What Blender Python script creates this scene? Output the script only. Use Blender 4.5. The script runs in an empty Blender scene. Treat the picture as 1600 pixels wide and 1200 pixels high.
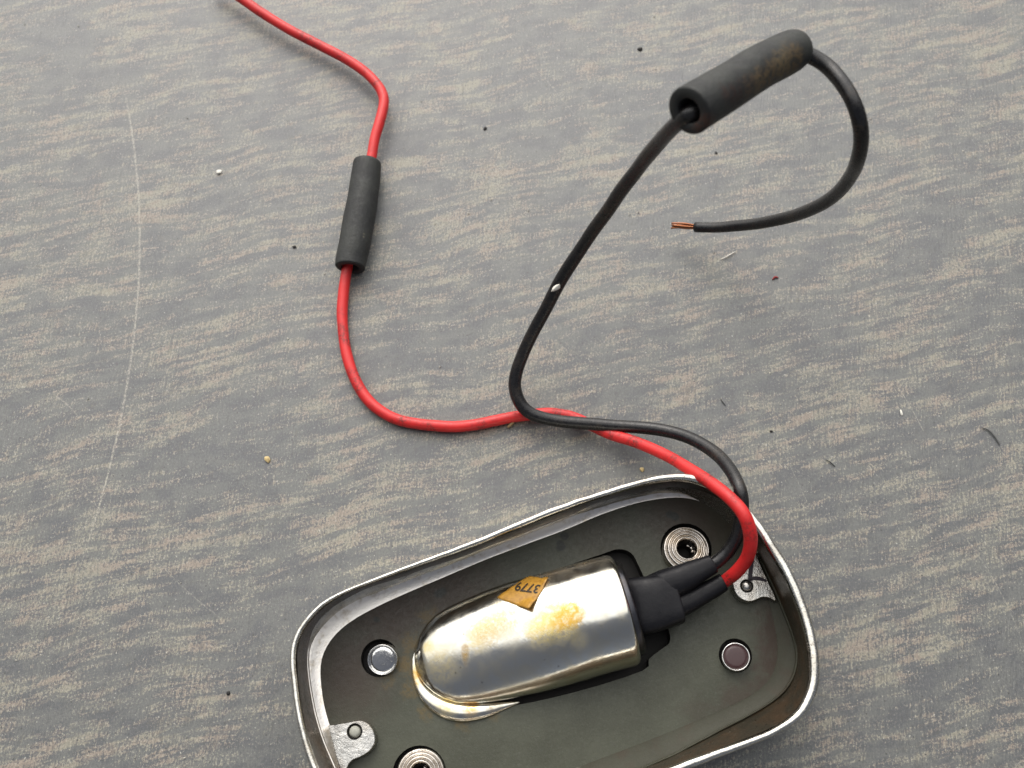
import bpy, bmesh, math, random
from math import sin, cos, pi, radians, sqrt, atan2
from mathutils import Vector, Matrix
from mathutils.bvhtree import BVHTree
from mathutils.geometry import tessellate_polygon
import mathutils.noise as mn

random.seed(7)
scene = bpy.context.scene
COL = scene.collection
MM = 0.001

# ------------------------------------------------------------------ camera
TILT = radians(20.0)
CAM_H = 0.188
FPX = 1640.0
cam_d = bpy.data.cameras.new('camera')
cam = bpy.data.objects.new('camera', cam_d)
COL.objects.link(cam)
cam.location = (0, 0, CAM_H)
cam.rotation_euler = (TILT, 0, 0)
cam_d.sensor_width = 36.0
cam_d.lens = 36.0 * FPX / 1600.0
cam_d.clip_start = 0.005
cam_d.clip_end = 50
cam_d.dof.use_dof = True
cam_d.dof.focus_distance = 0.187
cam_d.dof.aperture_fstop = 26.0
scene.camera = cam

# ------------------------------------------------------------------ light
SUN_EL, SUN_AZ = radians(42), radians(-12)      # azimuth from +Y (far side of the table)
w = bpy.data.worlds.new('World'); scene.world = w; w.use_nodes = True
wn = w.node_tree
sky = wn.nodes.new('ShaderNodeTexSky'); sky.sky_type = 'NISHITA'
sky.sun_disc = False
sky.sun_elevation = SUN_EL
sky.sun_rotation = SUN_AZ
sky.air_density = 0.7; sky.dust_density = 9.0; sky.ozone_density = 1.0
bg = wn.nodes['Background']; bg.inputs['Strength'].default_value = 0.06
hs = wn.nodes.new('ShaderNodeHueSaturation'); hs.inputs['Saturation'].default_value = 0.45     # hazy, overcast
wn.links.new(sky.outputs[0], hs.inputs['Color']); wn.links.new(hs.outputs[0], bg.inputs['Color'])
sun_d = bpy.data.lights.new('sun', 'SUN'); sun_d.energy = 1.5
sun_d.angle = radians(112); sun_d.color = (1.0, 0.995, 0.97)
sun = bpy.data.objects.new('sun', sun_d); COL.objects.link(sun)
sdir = Vector((sin(SUN_AZ) * cos(SUN_EL), cos(SUN_AZ) * cos(SUN_EL), sin(SUN_EL)))
sun.rotation_euler = sdir.to_track_quat('Z', 'Y').to_euler()
sun.location = sdir * 3
vs = scene.view_settings
vs.view_transform = 'Standard'; vs.look = 'None'; vs.exposure = 0.92; vs.gamma = 1.0
vs.use_curve_mapping = False

# ------------------------------------------------------------------ helpers
_up = Vector((0, cos(TILT), sin(TILT))); _fw = Vector((0, sin(TILT), -cos(TILT)))
CAMP = Vector((0, 0, CAM_H))
def ray(px, py):
    return (Vector((1, 0, 0)) * ((px - 800) / FPX) + _up * (-(py - 600) / FPX) + _fw).normalized()
def P(px, py, z=0.0):
    """point of the place seen at photo coordinates (px,py), z millimetres above the table"""
    d = ray(px, py); t = (z * MM - CAM_H) / d.z
    return CAMP + d * t
def pxm(px, py, z=0.0):
    """metres per photo pixel there"""
    p = P(px, py, z); return (p - CAMP).dot(_fw) / FPX

def tag(o, label=None, cat=None, group=None, kind=None):
    if label: o['label'] = label
    if cat: o['category'] = cat
    if group: o['group'] = group
    if kind: o['kind'] = kind
    return o
def obj(name, verts, faces, mat, parent=None, smooth=True, origin=None):
    """one mesh object from world-space vertices"""
    org = Vector(origin) if origin is not None else (root_loc(parent) if parent else Vector((0, 0, 0)))
    me = bpy.data.meshes.new(name)
    me.from_pydata([Vector(v) - org for v in verts], [], faces)
    me.validate()
    bm = bmesh.new(); bm.from_mesh(me); bmesh.ops.recalc_face_normals(bm, faces=bm.faces); bm.to_mesh(me); bm.free()
    for p in me.polygons: p.use_smooth = smooth
    me.materials.append(mat)
    o = bpy.data.objects.new(name, me); COL.objects.link(o)
    if parent is not None:
        o.parent = parent
        o.location = org - root_loc(parent)
    else:
        o.location = org
    return o
ROOTS = {}
def root_loc(o):
    return ROOTS.get(o.name, Vector((0, 0, 0))) if o is not None else Vector((0, 0, 0))
def reg(o, loc): ROOTS[o.name] = Vector(loc); return o

def catmull(pts, n):
    """smooth resample of tuples (any dimension) with n points per span"""
    out = []
    P_ = [tuple(2 * a - b for a, b in zip(pts[0], pts[1]))] + list(pts) + [tuple(2 * a - b for a, b in zip(pts[-1], pts[-2]))]
    for i in range(1, len(P_) - 2):
        p0, p1, p2, p3 = P_[i - 1], P_[i], P_[i + 1], P_[i + 2]
        for k in range(n):
            t = k / n
            out.append(tuple(0.5 * (2 * b + (c - a) * t + (2 * a - 5 * b + 4 * c - d) * t * t + (3 * b - a - 3 * c + d) * t ** 3)
                             for a, b, c, d in zip(p0, p1, p2, p3)))
    out.append(tuple(pts[-1]))
    return out
def sweep(path, radii, sides=14, cap=True, squash=None, power=1.0):
    """tube along world points; squash: list of (a,b) radius factors along (side, up)"""
    V, F = [], []
    n = len(path)
    T = []
    for i in range(n):
        a = path[max(0, i - 1)]; b = path[min(n - 1, i + 1)]
        T.append((b - a).normalized())
    up = Vector((0, 0, 1)) - T[0] * T[0].z
    if up.length < 1e-4: up = Vector((1, 0, 0))
    up.normalize()
    for i in range(n):
        up = (up - T[i] * up.dot(T[i])).normalized()
        side = T[i].cross(up)
        sq = squash[i] if squash else (1, 1)
        for k in range(sides):
            a = 2 * pi * k / sides
            ca, sa = cos(a), sin(a)
            if power != 1.0: ca = math.copysign(abs(ca) ** power, ca); sa = math.copysign(abs(sa) ** power, sa)
            V.append(path[i] + side * (ca * radii[i] * sq[0]) + up * (sa * radii[i] * sq[1]))
    for i in range(n - 1):
        for k in range(sides):
            k2 = (k + 1) % sides
            F.append((i * sides + k, i * sides + k2, (i + 1) * sides + k2, (i + 1) * sides + k))
    if cap:
        F.append(tuple(range(sides - 1, -1, -1)))
        F.append(tuple((n - 1) * sides + k for k in range(sides)))
    return V, F
def lathe(center, axis, prof, seg=40, wob=0.0):
    """prof: list of (r, h) in metres along axis"""
    axis = axis.normalized()
    u = axis.orthogonal().normalized(); v = axis.cross(u)
    V, F = [], []
    for j, (r, h) in enumerate(prof):
        for k in range(seg):
            a = 2 * pi * k / seg
            rr = r * (1 + wob * sin(3 * a + j))
            V.append(center + u * (cos(a) * rr) + v * (sin(a) * rr) + axis * h)
    for j in range(len(prof) - 1):
        for k in range(seg):
            k2 = (k + 1) % seg
            F.append((j * seg + k, j * seg + k2, (j + 1) * seg + k2, (j + 1) * seg + k))
    if prof[-1][0] > 1e-6: F.append(tuple((len(prof) - 1) * seg + k for k in range(seg)))
    return V, F
def merge(*vf):
    V, F = [], []
    for v, f in vf:
        o = len(V); V += list(v); F += [tuple(i + o for i in q) for q in f]
    return V, F

# ------------------------------------------------------------------ shader helpers
class G:
    dim = '3D'
    def __init__(s, name):
        s.mat = bpy.data.materials.new(name); s.mat.use_nodes = True
        s.nt = s.mat.node_tree; s.b = s.nt.nodes['Principled BSDF']
        s.tc = s.nt.nodes.new('ShaderNodeTexCoord')
        g = s.nt.nodes.new('ShaderNodeNewGeometry'); s.pos = s.vm('SCALE', g.outputs['Position'], scale=1000.0)   # millimetres
        s.oco = s.vm('SCALE', s.tc.outputs['Object'], scale=1000.0)
    def set(s, sock, v):
        if isinstance(v, bpy.types.NodeSocket): s.nt.links.new(v, sock)
        elif v is not None:
            try: sock.default_value = v
            except Exception: sock.default_value = tuple(v) + (1.0,)
    def vm(s, op, a, b=None, scale=None):
        n = s.nt.nodes.new('ShaderNodeVectorMath'); n.operation = op
        s.set(n.inputs[0], a)
        if b is not None: s.set(n.inputs[1], b)
        if scale is not None: n.inputs['Scale'].default_value = scale
        return n.outputs['Value'] if op in ('DISTANCE', 'LENGTH', 'DOT_PRODUCT') else n.outputs[0]
    def m(s, op, a, b=None, clamp=False):
        n = s.nt.nodes.new('ShaderNodeMath'); n.operation = op; n.use_clamp = clamp
        s.set(n.inputs[0], a)
        if b is not None: s.set(n.inputs[1], b)
        return n.outputs[0]
    def ss(s, x, lo, hi, a=0.0, b=1.0):
        n = s.nt.nodes.new('ShaderNodeMapRange'); n.interpolation_type = 'SMOOTHSTEP'
        s.set(n.inputs[0], x)
        for i, q in zip((1, 2, 3, 4), (lo, hi, a, b)): n.inputs[i].default_value = q
        return n.outputs[0]
    def noise(s, vec, sx=1, sy=1, sz=1, rot=0.0, detail=3, rough=0.55, off=(0, 0, 0), dist=0.0, dim='3D'):
        mp = s.nt.nodes.new('ShaderNodeMapping'); mp.vector_type = 'POINT'
        r = s.nt.nodes.new('ShaderNodeMapping')
        s.set(r.inputs['Vector'], vec); r.inputs['Rotation'].default_value = (0, 0, rot)
        s.set(mp.inputs['Vector'], r.outputs[0]); mp.inputs['Scale'].default_value = (sx, sy, sz); mp.inputs['Location'].default_value = off
        n = s.nt.nodes.new('ShaderNodeTexNoise'); n.noise_dimensions = s.dim; n.inputs['Scale'].default_value = 1.0
        n.inputs['Detail'].default_value = detail; n.inputs['Roughness'].default_value = rough; n.inputs['Distortion'].default_value = dist
        s.set(n.inputs['Vector'], mp.outputs[0])
        return n.outputs['Fac']
    def spots(s, vec, scale, lo, hi, rnd=1.0):
        n = s.nt.nodes.new('ShaderNodeTexVoronoi'); n.voronoi_dimensions = s.dim; n.inputs['Scale'].default_value = scale
        n.inputs['Randomness'].default_value = rnd; s.set(n.inputs['Vector'], vec)
        return s.ss(n.outputs['Distance'], lo, hi, 1.0, 0.0), n.outputs['Color']
    def mix(s, f, a, b):
        n = s.nt.nodes.new('ShaderNodeMix'); n.data_type = 'RGBA'
        s.set(n.inputs[0], f); s.set(n.inputs[6], a if isinstance(a, bpy.types.NodeSocket) else tuple(a) + (1,))
        s.set(n.inputs[7], b if isinstance(b, bpy.types.NodeSocket) else tuple(b) + (1,))
        return n.outputs[2]
    def fmix(s, f, a, b):
        n = s.nt.nodes.new('ShaderNodeMix'); s.set(n.inputs[0], f); s.set(n.inputs[2], a); s.set(n.inputs[3], b); return n.outputs[0]
    def blob(s, vec, c, r, soft, warp=None, wamt=0.0):
        d = s.vm('DISTANCE', vec, tuple(Vector(c) * 1000))
        if warp is not None: d = s.m('ADD', d, s.m('MULTIPLY', s.m('SUBTRACT', warp, 0.5), wamt))
        return s.ss(d, r - soft, r + soft, 1.0, 0.0)
    def bump(s, h, strength=0.3, dist=0.0002):
        n = s.nt.nodes.new('ShaderNodeBump'); n.inputs['Strength'].default_value = strength; n.inputs['Distance'].default_value = dist
        s.set(n.inputs['Height'], h); s.nt.links.new(n.outputs[0], s.b.inputs['Normal'])
    def done(s, color=None, rough=None, metal=None, spec=None):
        s.set(s.b.inputs['Base Color'], color if isinstance(color, bpy.types.NodeSocket) else tuple(color) + (1,))
        if rough is not None: s.set(s.b.inputs['Roughness'], rough)
        if metal is not None: s.set(s.b.inputs['Metallic'], metal)
        if spec is not None: s.set(s.b.inputs['Specular IOR Level'], spec)
        return s.mat

# ------------------------------------------------------------------ materials
def mat_table():
    g = G('worn_grey_paint'); g.dim = '2D'
    p = g.pos
    warp = g.noise(p, .035, .035, 1, 0, 1)
    wv = g.nt.nodes.new('ShaderNodeCombineXYZ')
    g.set(wv.inputs[1], g.m('MULTIPLY', g.m('SUBTRACT', warp, 0.5), 5.0))
    pw = g.vm('ADD', p, wv.outputs[0])
    A = radians(-13)
    st1 = g.noise(pw, .072, .60, 1, A, 4, .62, (3, 1, 0))
    st2 = g.noise(pw, .22, 1.05, 1, A, 4, .7, (13, 7, 0))
    big = g.noise(p, .04, .07, 1, A, 3, .6, (5, 9, 0))
    fine = g.noise(p, 2.1, .30, 1, radians(6), 4, .75, (1, 2, 0))           # fine marks across the streaks
    spk = g.noise(p, 2.6, 2.1, 1, 0, 5, .9, (4, 4, 0))
    s = g.m('ADD', g.m('MULTIPLY', st1, .46), g.m('MULTIPLY', st2, .28))
    s = g.m('ADD', s, g.m('MULTIPLY', big, .26))
    s = g.m('ADD', s, g.m('MULTIPLY', g.m('SUBTRACT', fine, .5), .32))
    s = g.m('ADD', s, g.m('MULTIPLY', g.m('SUBTRACT', spk, .5), .56))
    wear = g.ss(s, .525, .580)
    ridge = g.m('MULTIPLY', g.ss(g.m('ABSOLUTE', g.m('SUBTRACT', st1, .53)), .004, .045, 1, 0), g.m('MULTIPLY', g.ss(big, .36, .56), g.ss(spk, .36, .60, .1, 1)))
    wear = g.m('MAXIMUM', wear, g.m('MULTIPLY', ridge, .6))
    hue = g.noise(p, .16, .30, 1, A, 2, .6, (21, 3, 0))
    paint = g.mix(g.ss(hue, .38, .62), (.064, .069, .073), (.104, .109, .101))
    paint = g.mix(g.ss(spk, .53, .66), paint, (.158, .158, .146)); paint = g.mix(g.ss(spk, .46, .36, 0, .8), paint, (.042, .044, .046))
    tan = g.mix(g.ss(hue, .40, .60), (.285, .228, .172), (.272, .252, .184))
    tan = g.mix(g.ss(spk, .53, .64), tan, (.42, .395, .315)); tan = g.mix(g.ss(spk, .46, .36, 0, .7), tan, (.120, .108, .088))
    col = g.mix(g.m('MULTIPLY', wear, .86), paint, tan)
    # thin dark pores running across the streaks
    tick = g.noise(p, .80, .085, 1, radians(7), 2, .5, (17, 4, 0))
    pore = g.m('MULTIPLY', g.ss(g.m('ABSOLUTE', g.m('SUBTRACT', tick, .5)), .010, .036, 1, 0), g.m('MULTIPLY', g.ss(st2, .44, .58), g.ss(spk, .40, .54, .2, 1)))
    pore = g.m('MAXIMUM', pore, g.m('MULTIPLY', g.ss(fine, .38, .30), .7))
    col = g.mix(g.m('MULTIPLY', pore, .62), col, (.042, .041, .039))
    # light crumbs and dark specks stuck in the paint
    f1, c1 = g.spots(p, .36, .03, .06)
    f2, c2 = g.spots(g.vm('ADD', p, (40, 13, 0)), .18, .018, .036)
    col = g.mix(g.m('MULTIPLY', f1, g.ss(spk, .5, .6)), col, (.52, .50, .44))
    col = g.mix(f2, col, (.035, .033, .03))
    # scratches: bowed thin lines through three photo points
    scr = None
    for (a, b, c, wd, stn) in SCRATCHES:
        a, b, c = P(*a) * 1000, P(*b) * 1000, P(*c) * 1000
        L = (c - a).length; t = (c - a) / L; nrm = Vector((-t.y, t.x, 0))
        tb, vb = (b - a).dot(t), (b - a).dot(nrm); k = vb / (tb * (L - tb))
        q = g.vm('SUBTRACT', p, tuple(a))
        x = g.vm('DOT_PRODUCT', q, tuple(t)); y = g.vm('DOT_PRODUCT', q, tuple(nrm))
        xx = g.m('MULTIPLY', x, g.m('SUBTRACT', L, x))
        d = g.m('ABSOLUTE', g.m('SUBTRACT', y, g.m('MULTIPLY', xx, k)))
        d = g.m('ADD', d, g.m('MULTIPLY', g.m('SUBTRACT', st2, .5), wd * 1.6))
        line = g.m('MULTIPLY', g.ss(d, wd * .2, wd, stn, 0), g.ss(xx, 0, L * L * .12))
        scr = line if scr is None else g.m('MAXIMUM', scr, line)
    scr = g.m('MULTIPLY', g.m('MULTIPLY', scr, g.ss(spk, .40, .58, .1, 1)), g.ss(st2, .36, .56, .3, 1))
    col = g.mix(scr, col, (.44, .41, .33))
    g.bump(g.m('ADD', g.m('MULTIPLY', fine, .8), g.m('MULTIPLY', spk, .9)), .6, .00022)
    ro = g.fmix(wear, g.ss(spk, .3, .7, .36, .48), .55)
    g.b.inputs['Coat Weight'].default_value = .35; g.b.inputs['Coat Roughness'].default_value = .42
    return g.done(col, ro, 0, 1.0)

def chrome(name, base=(.80, .79, .76), rough=.09, pits=.5, stain=0.0, bump=.22):
    g = G(name); p = g.pos
    n1 = g.noise(p, .5, .5, .5, 0, 4, .6); n2 = g.noise(p, 4, 4, 4, 0, 3, .7, (3, 3, 3))
    col = g.mix(g.ss(n1, .35, .7), base, tuple(c * .86 for c in base))
    pt = g.m('MULTIPLY', g.ss(n2, .55, .65), g.ss(n1, .42, .56))
    col = g.mix(g.m('MULTIPLY', pt, pits), col, (.06, .05, .04))
    if stain: col = g.mix(g.m('MULTIPLY', g.ss(g.noise(p, .22, .22, .22, 0, 4, .6, (7, 1, 2)), .45, .68), stain), col, (.30, .22, .12))
    met = g.ss(g.m('MULTIPLY', pt, pits), .2, .8, 1, .3)
    ro = g.m('ADD', g.ss(n2, .35, .75, rough, rough + .14), g.m('MULTIPLY', pt, .3))
    g.bump(g.m('ADD', n1, g.m('MULTIPLY', n2, .25)), bump, .00025)
    return g.done(col, ro, met)

def mat_tarnish():
    g = G('tarnished_inner_steel'); p = g.pos
    n1 = g.noise(p, .25, .25, .25, 0, 4, .6); n2 = g.noise(p, 2.2, 2.2, 2.2, 0, 4, .65)
    col = g.mix(g.ss(n1, .38, .66), (.052, .044, .029), (.090, .056, .030))
    col = g.mix(g.ss(n2, .55, .78), col, (.18, .15, .11))
    f, c = g.spots(p, .55, .06, .14); col = g.mix(g.m('MULTIPLY', f, .6), col, (.28, .26, .20))
    g.bump(n2, .3, .0002)
    return g.done(col, g.ss(n2, .3, .7, .26, .46), .55)

def floor_colour(g, p):
    n1 = g.noise(p, .12, .12, .12, 0, 4, .6); n2 = g.noise(p, 1.6, 1.6, 1.6, 0, 4, .7); n3 = g.noise(p, 2.2, 2.2, 2.2, 0, 5, .9)
    col = g.mix(g.ss(n1, .36, .66), (.043, .046, .028), (.060, .064, .042))
    col = g.mix(g.m('MULTIPLY', g.ss(n2, .5, .75), .4), col, (.066, .068, .056))
    col = g.mix(g.ss(n3, .5, .72, 0, .55), col, (.095, .098, .080)); col = g.mix(g.ss(n3, .42, .30, 0, .6), col, (.024, .024, .017))
    return col, n1, n2, n3

def mat_floor():
    g = G('olive_grey_coating'); p = g.pos
    col, n1, n2, n3 = floor_colour(g, p)
    wv = g.noise(p, .5, .5, .5, 0, 3, .6, (5, 5, 5))
    # rusty-brown film along the upper left and the right rim
    for (x, y, r, sf, a) in ((550, 1060, 6, 5, .8), (610, 955, 6, 4, .9), (700, 920, 5.5, 4, .85), (520, 1010, 5, 4, .5), (940, 830, 5, 4, .4),
                             (1060, 800, 6, 4, .75), (1208, 990, 2.8, 2, .9), (1208, 1040, 2.6, 2, .9), (1190, 1078, 2.4, 2, .7), (1150, 1096, 2.6, 2, .6),
                             (1205, 945, 2.4, 2, .6), (1120, 830, 4, 3, .5), (1090, 1112, 2.4, 2, .3), (760, 900, 4, 3, .4)):
        col = g.mix(g.m('MULTIPLY', g.blob(p, P(x, y, 4), r, sf, wv, 6), a), col, (.036, .021, .012))
    # dark green drips
    for (x, y, r) in ((875, 852, .9), (882, 838, .7), (1046, 803, .8), (1054, 806, .7), (685, 929, .75), (692, 925, .6), (588, 967, .5)):
        col = g.mix(g.m('MULTIPLY', g.blob(p, P(x, y, 4), r, .25, wv, 1.6), .85), col, (.016, .019, .015))
    # old amber glue round the left end of the bulb housing
    for (x, y, r, a) in ((634, 1040, 1.5, .55), (642, 1004, 1.6, .45), (668, 962, 1.3, .35), (642, 1078, 1.3, .45), (668, 1106, 1.3, .5), (722, 1124, 1.3, .5), (770, 1116, 1.0, .4), (606, 1056, 1.3, .4)):
        col = g.mix(g.m('MULTIPLY', g.m('MULTIPLY', g.blob(p, P(x, y, 4), r, .8, wv, 5), g.ss(n2, .34, .56, .3, 1)), min(1, a * 1.45)), col, (.115, .078, .022))
    g.bump(g.m('ADD', n2, g.m('MULTIPLY', n3, .4)), .25, .00018)
    return g.done(col, g.ss(n2, .3, .7, .40, .55), 0.0, .45)

def mat_lip():
    """bright plated fillet on the left and far side, over-sprayed by the coating on the right"""
    g = G('plated_fillet'); p = g.pos
    fc, n1, n2, n3 = floor_colour(g, p)
    sx = g.nt.nodes.new('ShaderNodeSeparateXYZ'); g.set(sx.inputs[0], p)
    a, b = P(1130, 800, 5) * 1000, P(900, 1190, 5) * 1000
    t = (b - a).normalized(); nr = Vector((-t.y, t.x, 0))
    if nr.x < 0: nr = -nr
    d = g.vm('DOT_PRODUCT', g.vm('SUBTRACT', p, tuple(a)), tuple(nr))
    d = g.m('ADD', d, g.m('MULTIPLY', g.m('SUBTRACT', g.noise(p, .3, .3, .3, 0, 3), .5), 3))
    over = g.ss(d, -2.2, 1.5)
    ch = g.mix(g.ss(g.noise(p, .6, .6, .6, 0, 4, .6, (2, 2, 2)), .5, .75), (.86, .82, .76), (.62, .55, .45))
    ch = g.mix(g.m('MULTIPLY', g.ss(n3, .66, .75), .5), ch, (.08, .06, .04))
    brown = g.ss(g.noise(p, .2, .2, .2, 0, 3, .6, (9, 9, 1)), .5, .7)
    fc = g.mix(g.m('MULTIPLY', brown, .5), fc, (.065, .045, .028))
    g.bump(n2, .18, .0002)
    return g.done(g.mix(over, ch, g.mix(.35, fc, (.030, .024, .015))), g.fmix(over, .34, .55), g.m('SUBTRACT', 1.0, over), .3)

def mat_housing():
    g = G('stained_chrome'); p = g.pos
    n1 = g.noise(p, .35, .35, .35, 0, 4, .6); n2 = g.noise(p, 2.2, 2.2, 2.2, 0, 4, .7, (1, 5, 2)); n3 = g.noise(p, 5.5, 5.5, 5.5, 0, 2, .6)
    col = g.mix(g.ss(n1, .36, .64), (.75, .74, .68), (.74, .70, .59))
    wv = g.noise(p, .7, .7, .7, 0, 5, .75, (6, 2, 8))
    film = None
    def st(x, y, z, r, sf, a, wamt, c):
        nonlocal col, film
        f = g.m('MULTIPLY', g.blob(p, P(x, y, z), r, sf, wv, wamt), a)
        f = g.m('MULTIPLY', f, g.m('MULTIPLY', g.ss(n2, .34, .56, .55, 1), g.ss(wv, .38, .54, .35, 1)))
        col = g.mix(f, col, c)
        film = f if film is None else g.m('MAXIMUM', film, f)
    ye, am, br = (.74, .58, .21), (.64, .38, .06), (.26, .16, .05)
    st(872, 968, 13, 3.6, 1.2, .9, 6.0, ye); st(893, 962, 13, 2.2, .4, 1.0, 4.2, am); st(872, 972, 13, 1.6, .4, .9, 4, am); st(842, 985, 13, 2.8, .9, .8, 6, ye)
    st(905, 1000, 13, 1.4, 1.0, .5, 2, ye)
    st(752, 985, 11, 3.2, 1.2, .8, 7, (.60, .45, .17)); st(735, 1005, 11, 2.2, .9, .8, 5, ye); st(785, 962, 11, 3.0, 1.2, .7, 7, (.52, .38, .15)); st(690, 1040, 7, 3.0, 1.4, .5, 6, ye)
    for i in range(14):
        st(726 + i * 1.0, 1012 + i * 6.6, 8.6 - i * .32, .62 + .03 * i, .35, .8, .5, (.46, .28, .07))
    st(668, 1012, 6, 1.2, .6, .7, 1.5, ye); st(655, 1045, 5, 1.4, .7, .7, 1.5, (.70, .55, .2)); st(735, 1108, 4, 1.6, .7, .9, 1.8, am); st(700, 1104, 4, 2.0, .9, .7, 3, ye); st(770, 1104, 4, 1.6, .9, .6, 2, br); st(650, 1060, 4, 1.6, .7, .8, 2, am)
    for (x, y) in ((915, 885), (880, 893), (850, 900), (940, 890)): st(x, y, 9, 2.2, 1.6, .75, 2.5, br)
    f, c = g.spots(p, .75, .05, .13)
    spk = g.m('MULTIPLY', f, g.ss(g.noise(p, .4, .4, .4, 0, 2, .5, (3, 3, 9)), .45, .6))
    col = g.mix(g.m('MULTIPLY', spk, .85), col, (.05, .04, .02))
    met = g.m('SUBTRACT', 1.0, g.m('MULTIPLY', film, .35))
    ro = g.m('ADD', g.ss(n1, .3, .75, .13, .24), g.m('MULTIPLY', film, .10))
    g.bump(g.m('ADD', n1, g.m('ADD', g.m('MULTIPLY', n2, .12), g.m('MULTIPLY', g.noise(p, 6, .5, 2, radians(-50), 3, .7), .35))), .10, .0002)
    return g.done(col, ro, met)

def plastic(name, c1, c2, rough=(.35, .5), dirt=None, damt=.5, scale=.6, bump=.15, spec=.5):
    g = G(name); p = g.oco
    n1 = g.noise(p, scale * .4, scale * .4, scale * .4, 0, 3, .6); n2 = g.noise(p, scale * 4, scale * 4, scale * 4, 0, 4, .7, (3, 1, 1))
    col = g.mix(g.ss(n1, .35, .65), c1, c2)
    if dirt: col = g.mix(g.m('MULTIPLY', g.m('MULTIPLY', g.ss(n1, .50, .66), g.ss(n2, .42, .62)), damt), col, dirt)
    g.bump(n2, bump, .0002)
    return g.done(col, g.ss(n2, .3, .7, *rough), 0, spec)

def flat(name, c, rough=.5, metal=0.0):
    g = G(name); n = g.noise(g.pos, 2, 2, 2, 0, 3, .6)
    return g.done(g.mix(n, tuple(x * .75 for x in c), tuple(min(1, x * 1.2) for x in c)), rough, metal)

SCRATCHES = [((190, 120), (218, 400), (118, 905), .32, 1.0), ((740, -10), (890, 170), (1045, 372), .16, .40),
             ((1470, 795), (1530, 870), (1600, 1010), .18, .40), ((1285, 1075), (1310, 1045), (1335, 1010), .13, .55), ((1400, 600), (1425, 640), (1445, 678), .16, .8),
             ((1485, 685), (1500, 660), (1520, 635), .12, .45), ((40, 690), (150, 790), (220, 850), .14, .35), ((230, 860), (300, 930), (350, 970), .16, .5),
             ((85, 618), (105, 632), (125, 655), .20, .7), ((1220, 700), (1250, 760), (1268, 800), .14, .5)]

M = {
    'table': mat_table(),
    'chrome': chrome('rim_chrome', (.78, .76, .69), .14, .9, .30),
    'chrome_rings': chrome('insert_chrome', (.62, .58, .53), .16, .9, .45),
    'chrome_tab': chrome('tab_chrome', (.56, .55, .52), .20, .6, .25, bump=.8),
    'chrome_pin': chrome('pin_chrome', (.84, .83, .80), .05, .5, 0),
    'tarnish': mat_tarnish(), 'floor': mat_floor(), 'lip': mat_lip(), 'housing': mat_housing(),
    'hole': flat('dark_recess', (.012, .010, .008), .7),
    'endcap': chrome('end_cap_metal', (.10, .10, .11), .30, .6, .2),
    'red': plastic('red_insulation', (.66, .024, .023), (.58, .018, .019), (.34, .52), (.085, .02, .014), .75, .5, .2),
    'black': plastic('black_insulation', (.009, .009, .010), (.015, .014, .014), (.20, .42), (.040, .030, .021), .8, .45, .2, .5),
    'sleeve': plastic('dusty_rubber', (.030, .032, .032), (.042, .044, .041), (.55, .72), (.10, .085, .06), .55, .30, .35, .4),
    'shrink': plastic('heat_shrink', (.008, .008, .010), (.012, .012, .014), (.34, .50), (.022, .020, .015), .5, .25, .25, .22),
    'copper': flat('copper_strand', (.36, .14, .065), .42, .8),
    'sticker': None, 'ink': flat('marker_ink', (.020, .012, .022), .5), 'print': flat('printed_ink', (.022, .014, .006), .6),
    'rivet': flat('dull_white_rivet', (.42, .42, .36), .7, 0),
    'rivet_metal': chrome('rivet_metal', (.72, .70, .66), .25, .4, .1),
    'brownface': flat('brown_pin_face', (.046, .018, .019), .38),
}
def mat_sleeve():
    g = G('dusty_rubber'); p = g.pos
    n1 = g.noise(p, .25, .25, .25, 0, 3, .6); n2 = g.noise(p, 1.6, 1.6, 1.6, 0, 4, .7, (3, 1, 1)); wv = g.noise(p, .9, .9, .9, 0, 4, .7, (2, 6, 1))
    col = g.mix(g.ss(n1, .35, .65), (.020, .021, .021), (.031, .033, .030))
    col = g.mix(g.m('MULTIPLY', g.ss(n2, .52, .7), .5), col, (.060, .060, .054))
    for (x, y, z, r, c) in ((1235, 92, 60, 1.5, (.090, .064, .034)), (1216, 103, 61, 1.4, (.115, .085, .045)), (1198, 115, 62, 1.2, (.090, .064, .034)), (1180, 126, 63, 1.2, (.115, .080, .042)), (1160, 134, 64, 1.1, (.080, .055, .035)),
                            (1142, 148, 65, 1.0, (.040, .022, .018)), (1125, 150, 66, .9, (.045, .026, .020)), (1100, 195, 66, 1.0, (.055, .028, .020)), (1085, 204, 67, .8, (.070, .034, .022))):
        col = g.mix(g.m('MULTIPLY', g.blob(p, P(x, y, z + 2.9), r * 1.5, .8, wv, 3.2), g.ss(n2, .38, .56, .1, 1)), col, c)
    for (x, y, z, r) in ((568, 366, 5.2, .26), (567, 371, 5.2, .26), (565, 376, 5.1, .22), (1051, 178, 69, .2)):
        col = g.mix(g.m('MULTIPLY', g.blob(p, P(x, y, z), r, .15, wv, .4), .7), col, (.20, .18, .13))
    g.bump(g.m('ADD', n2, g.m('MULTIPLY', n1, 1.5)), .45, .00022)
    return g.done(col, g.ss(n2, .3, .7, .52, .72), 0, .4)
M['sleeve'] = mat_sleeve()
g = G('amber_paper'); n = g.noise(g.pos, 1.1, 1.1, 1.1, 0, 4, .6)
M['sticker'] = g.done(g.mix(g.ss(n, .35, .7), (.46, .24, .030), (.34, .165, .020)), .45, 0)

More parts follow.
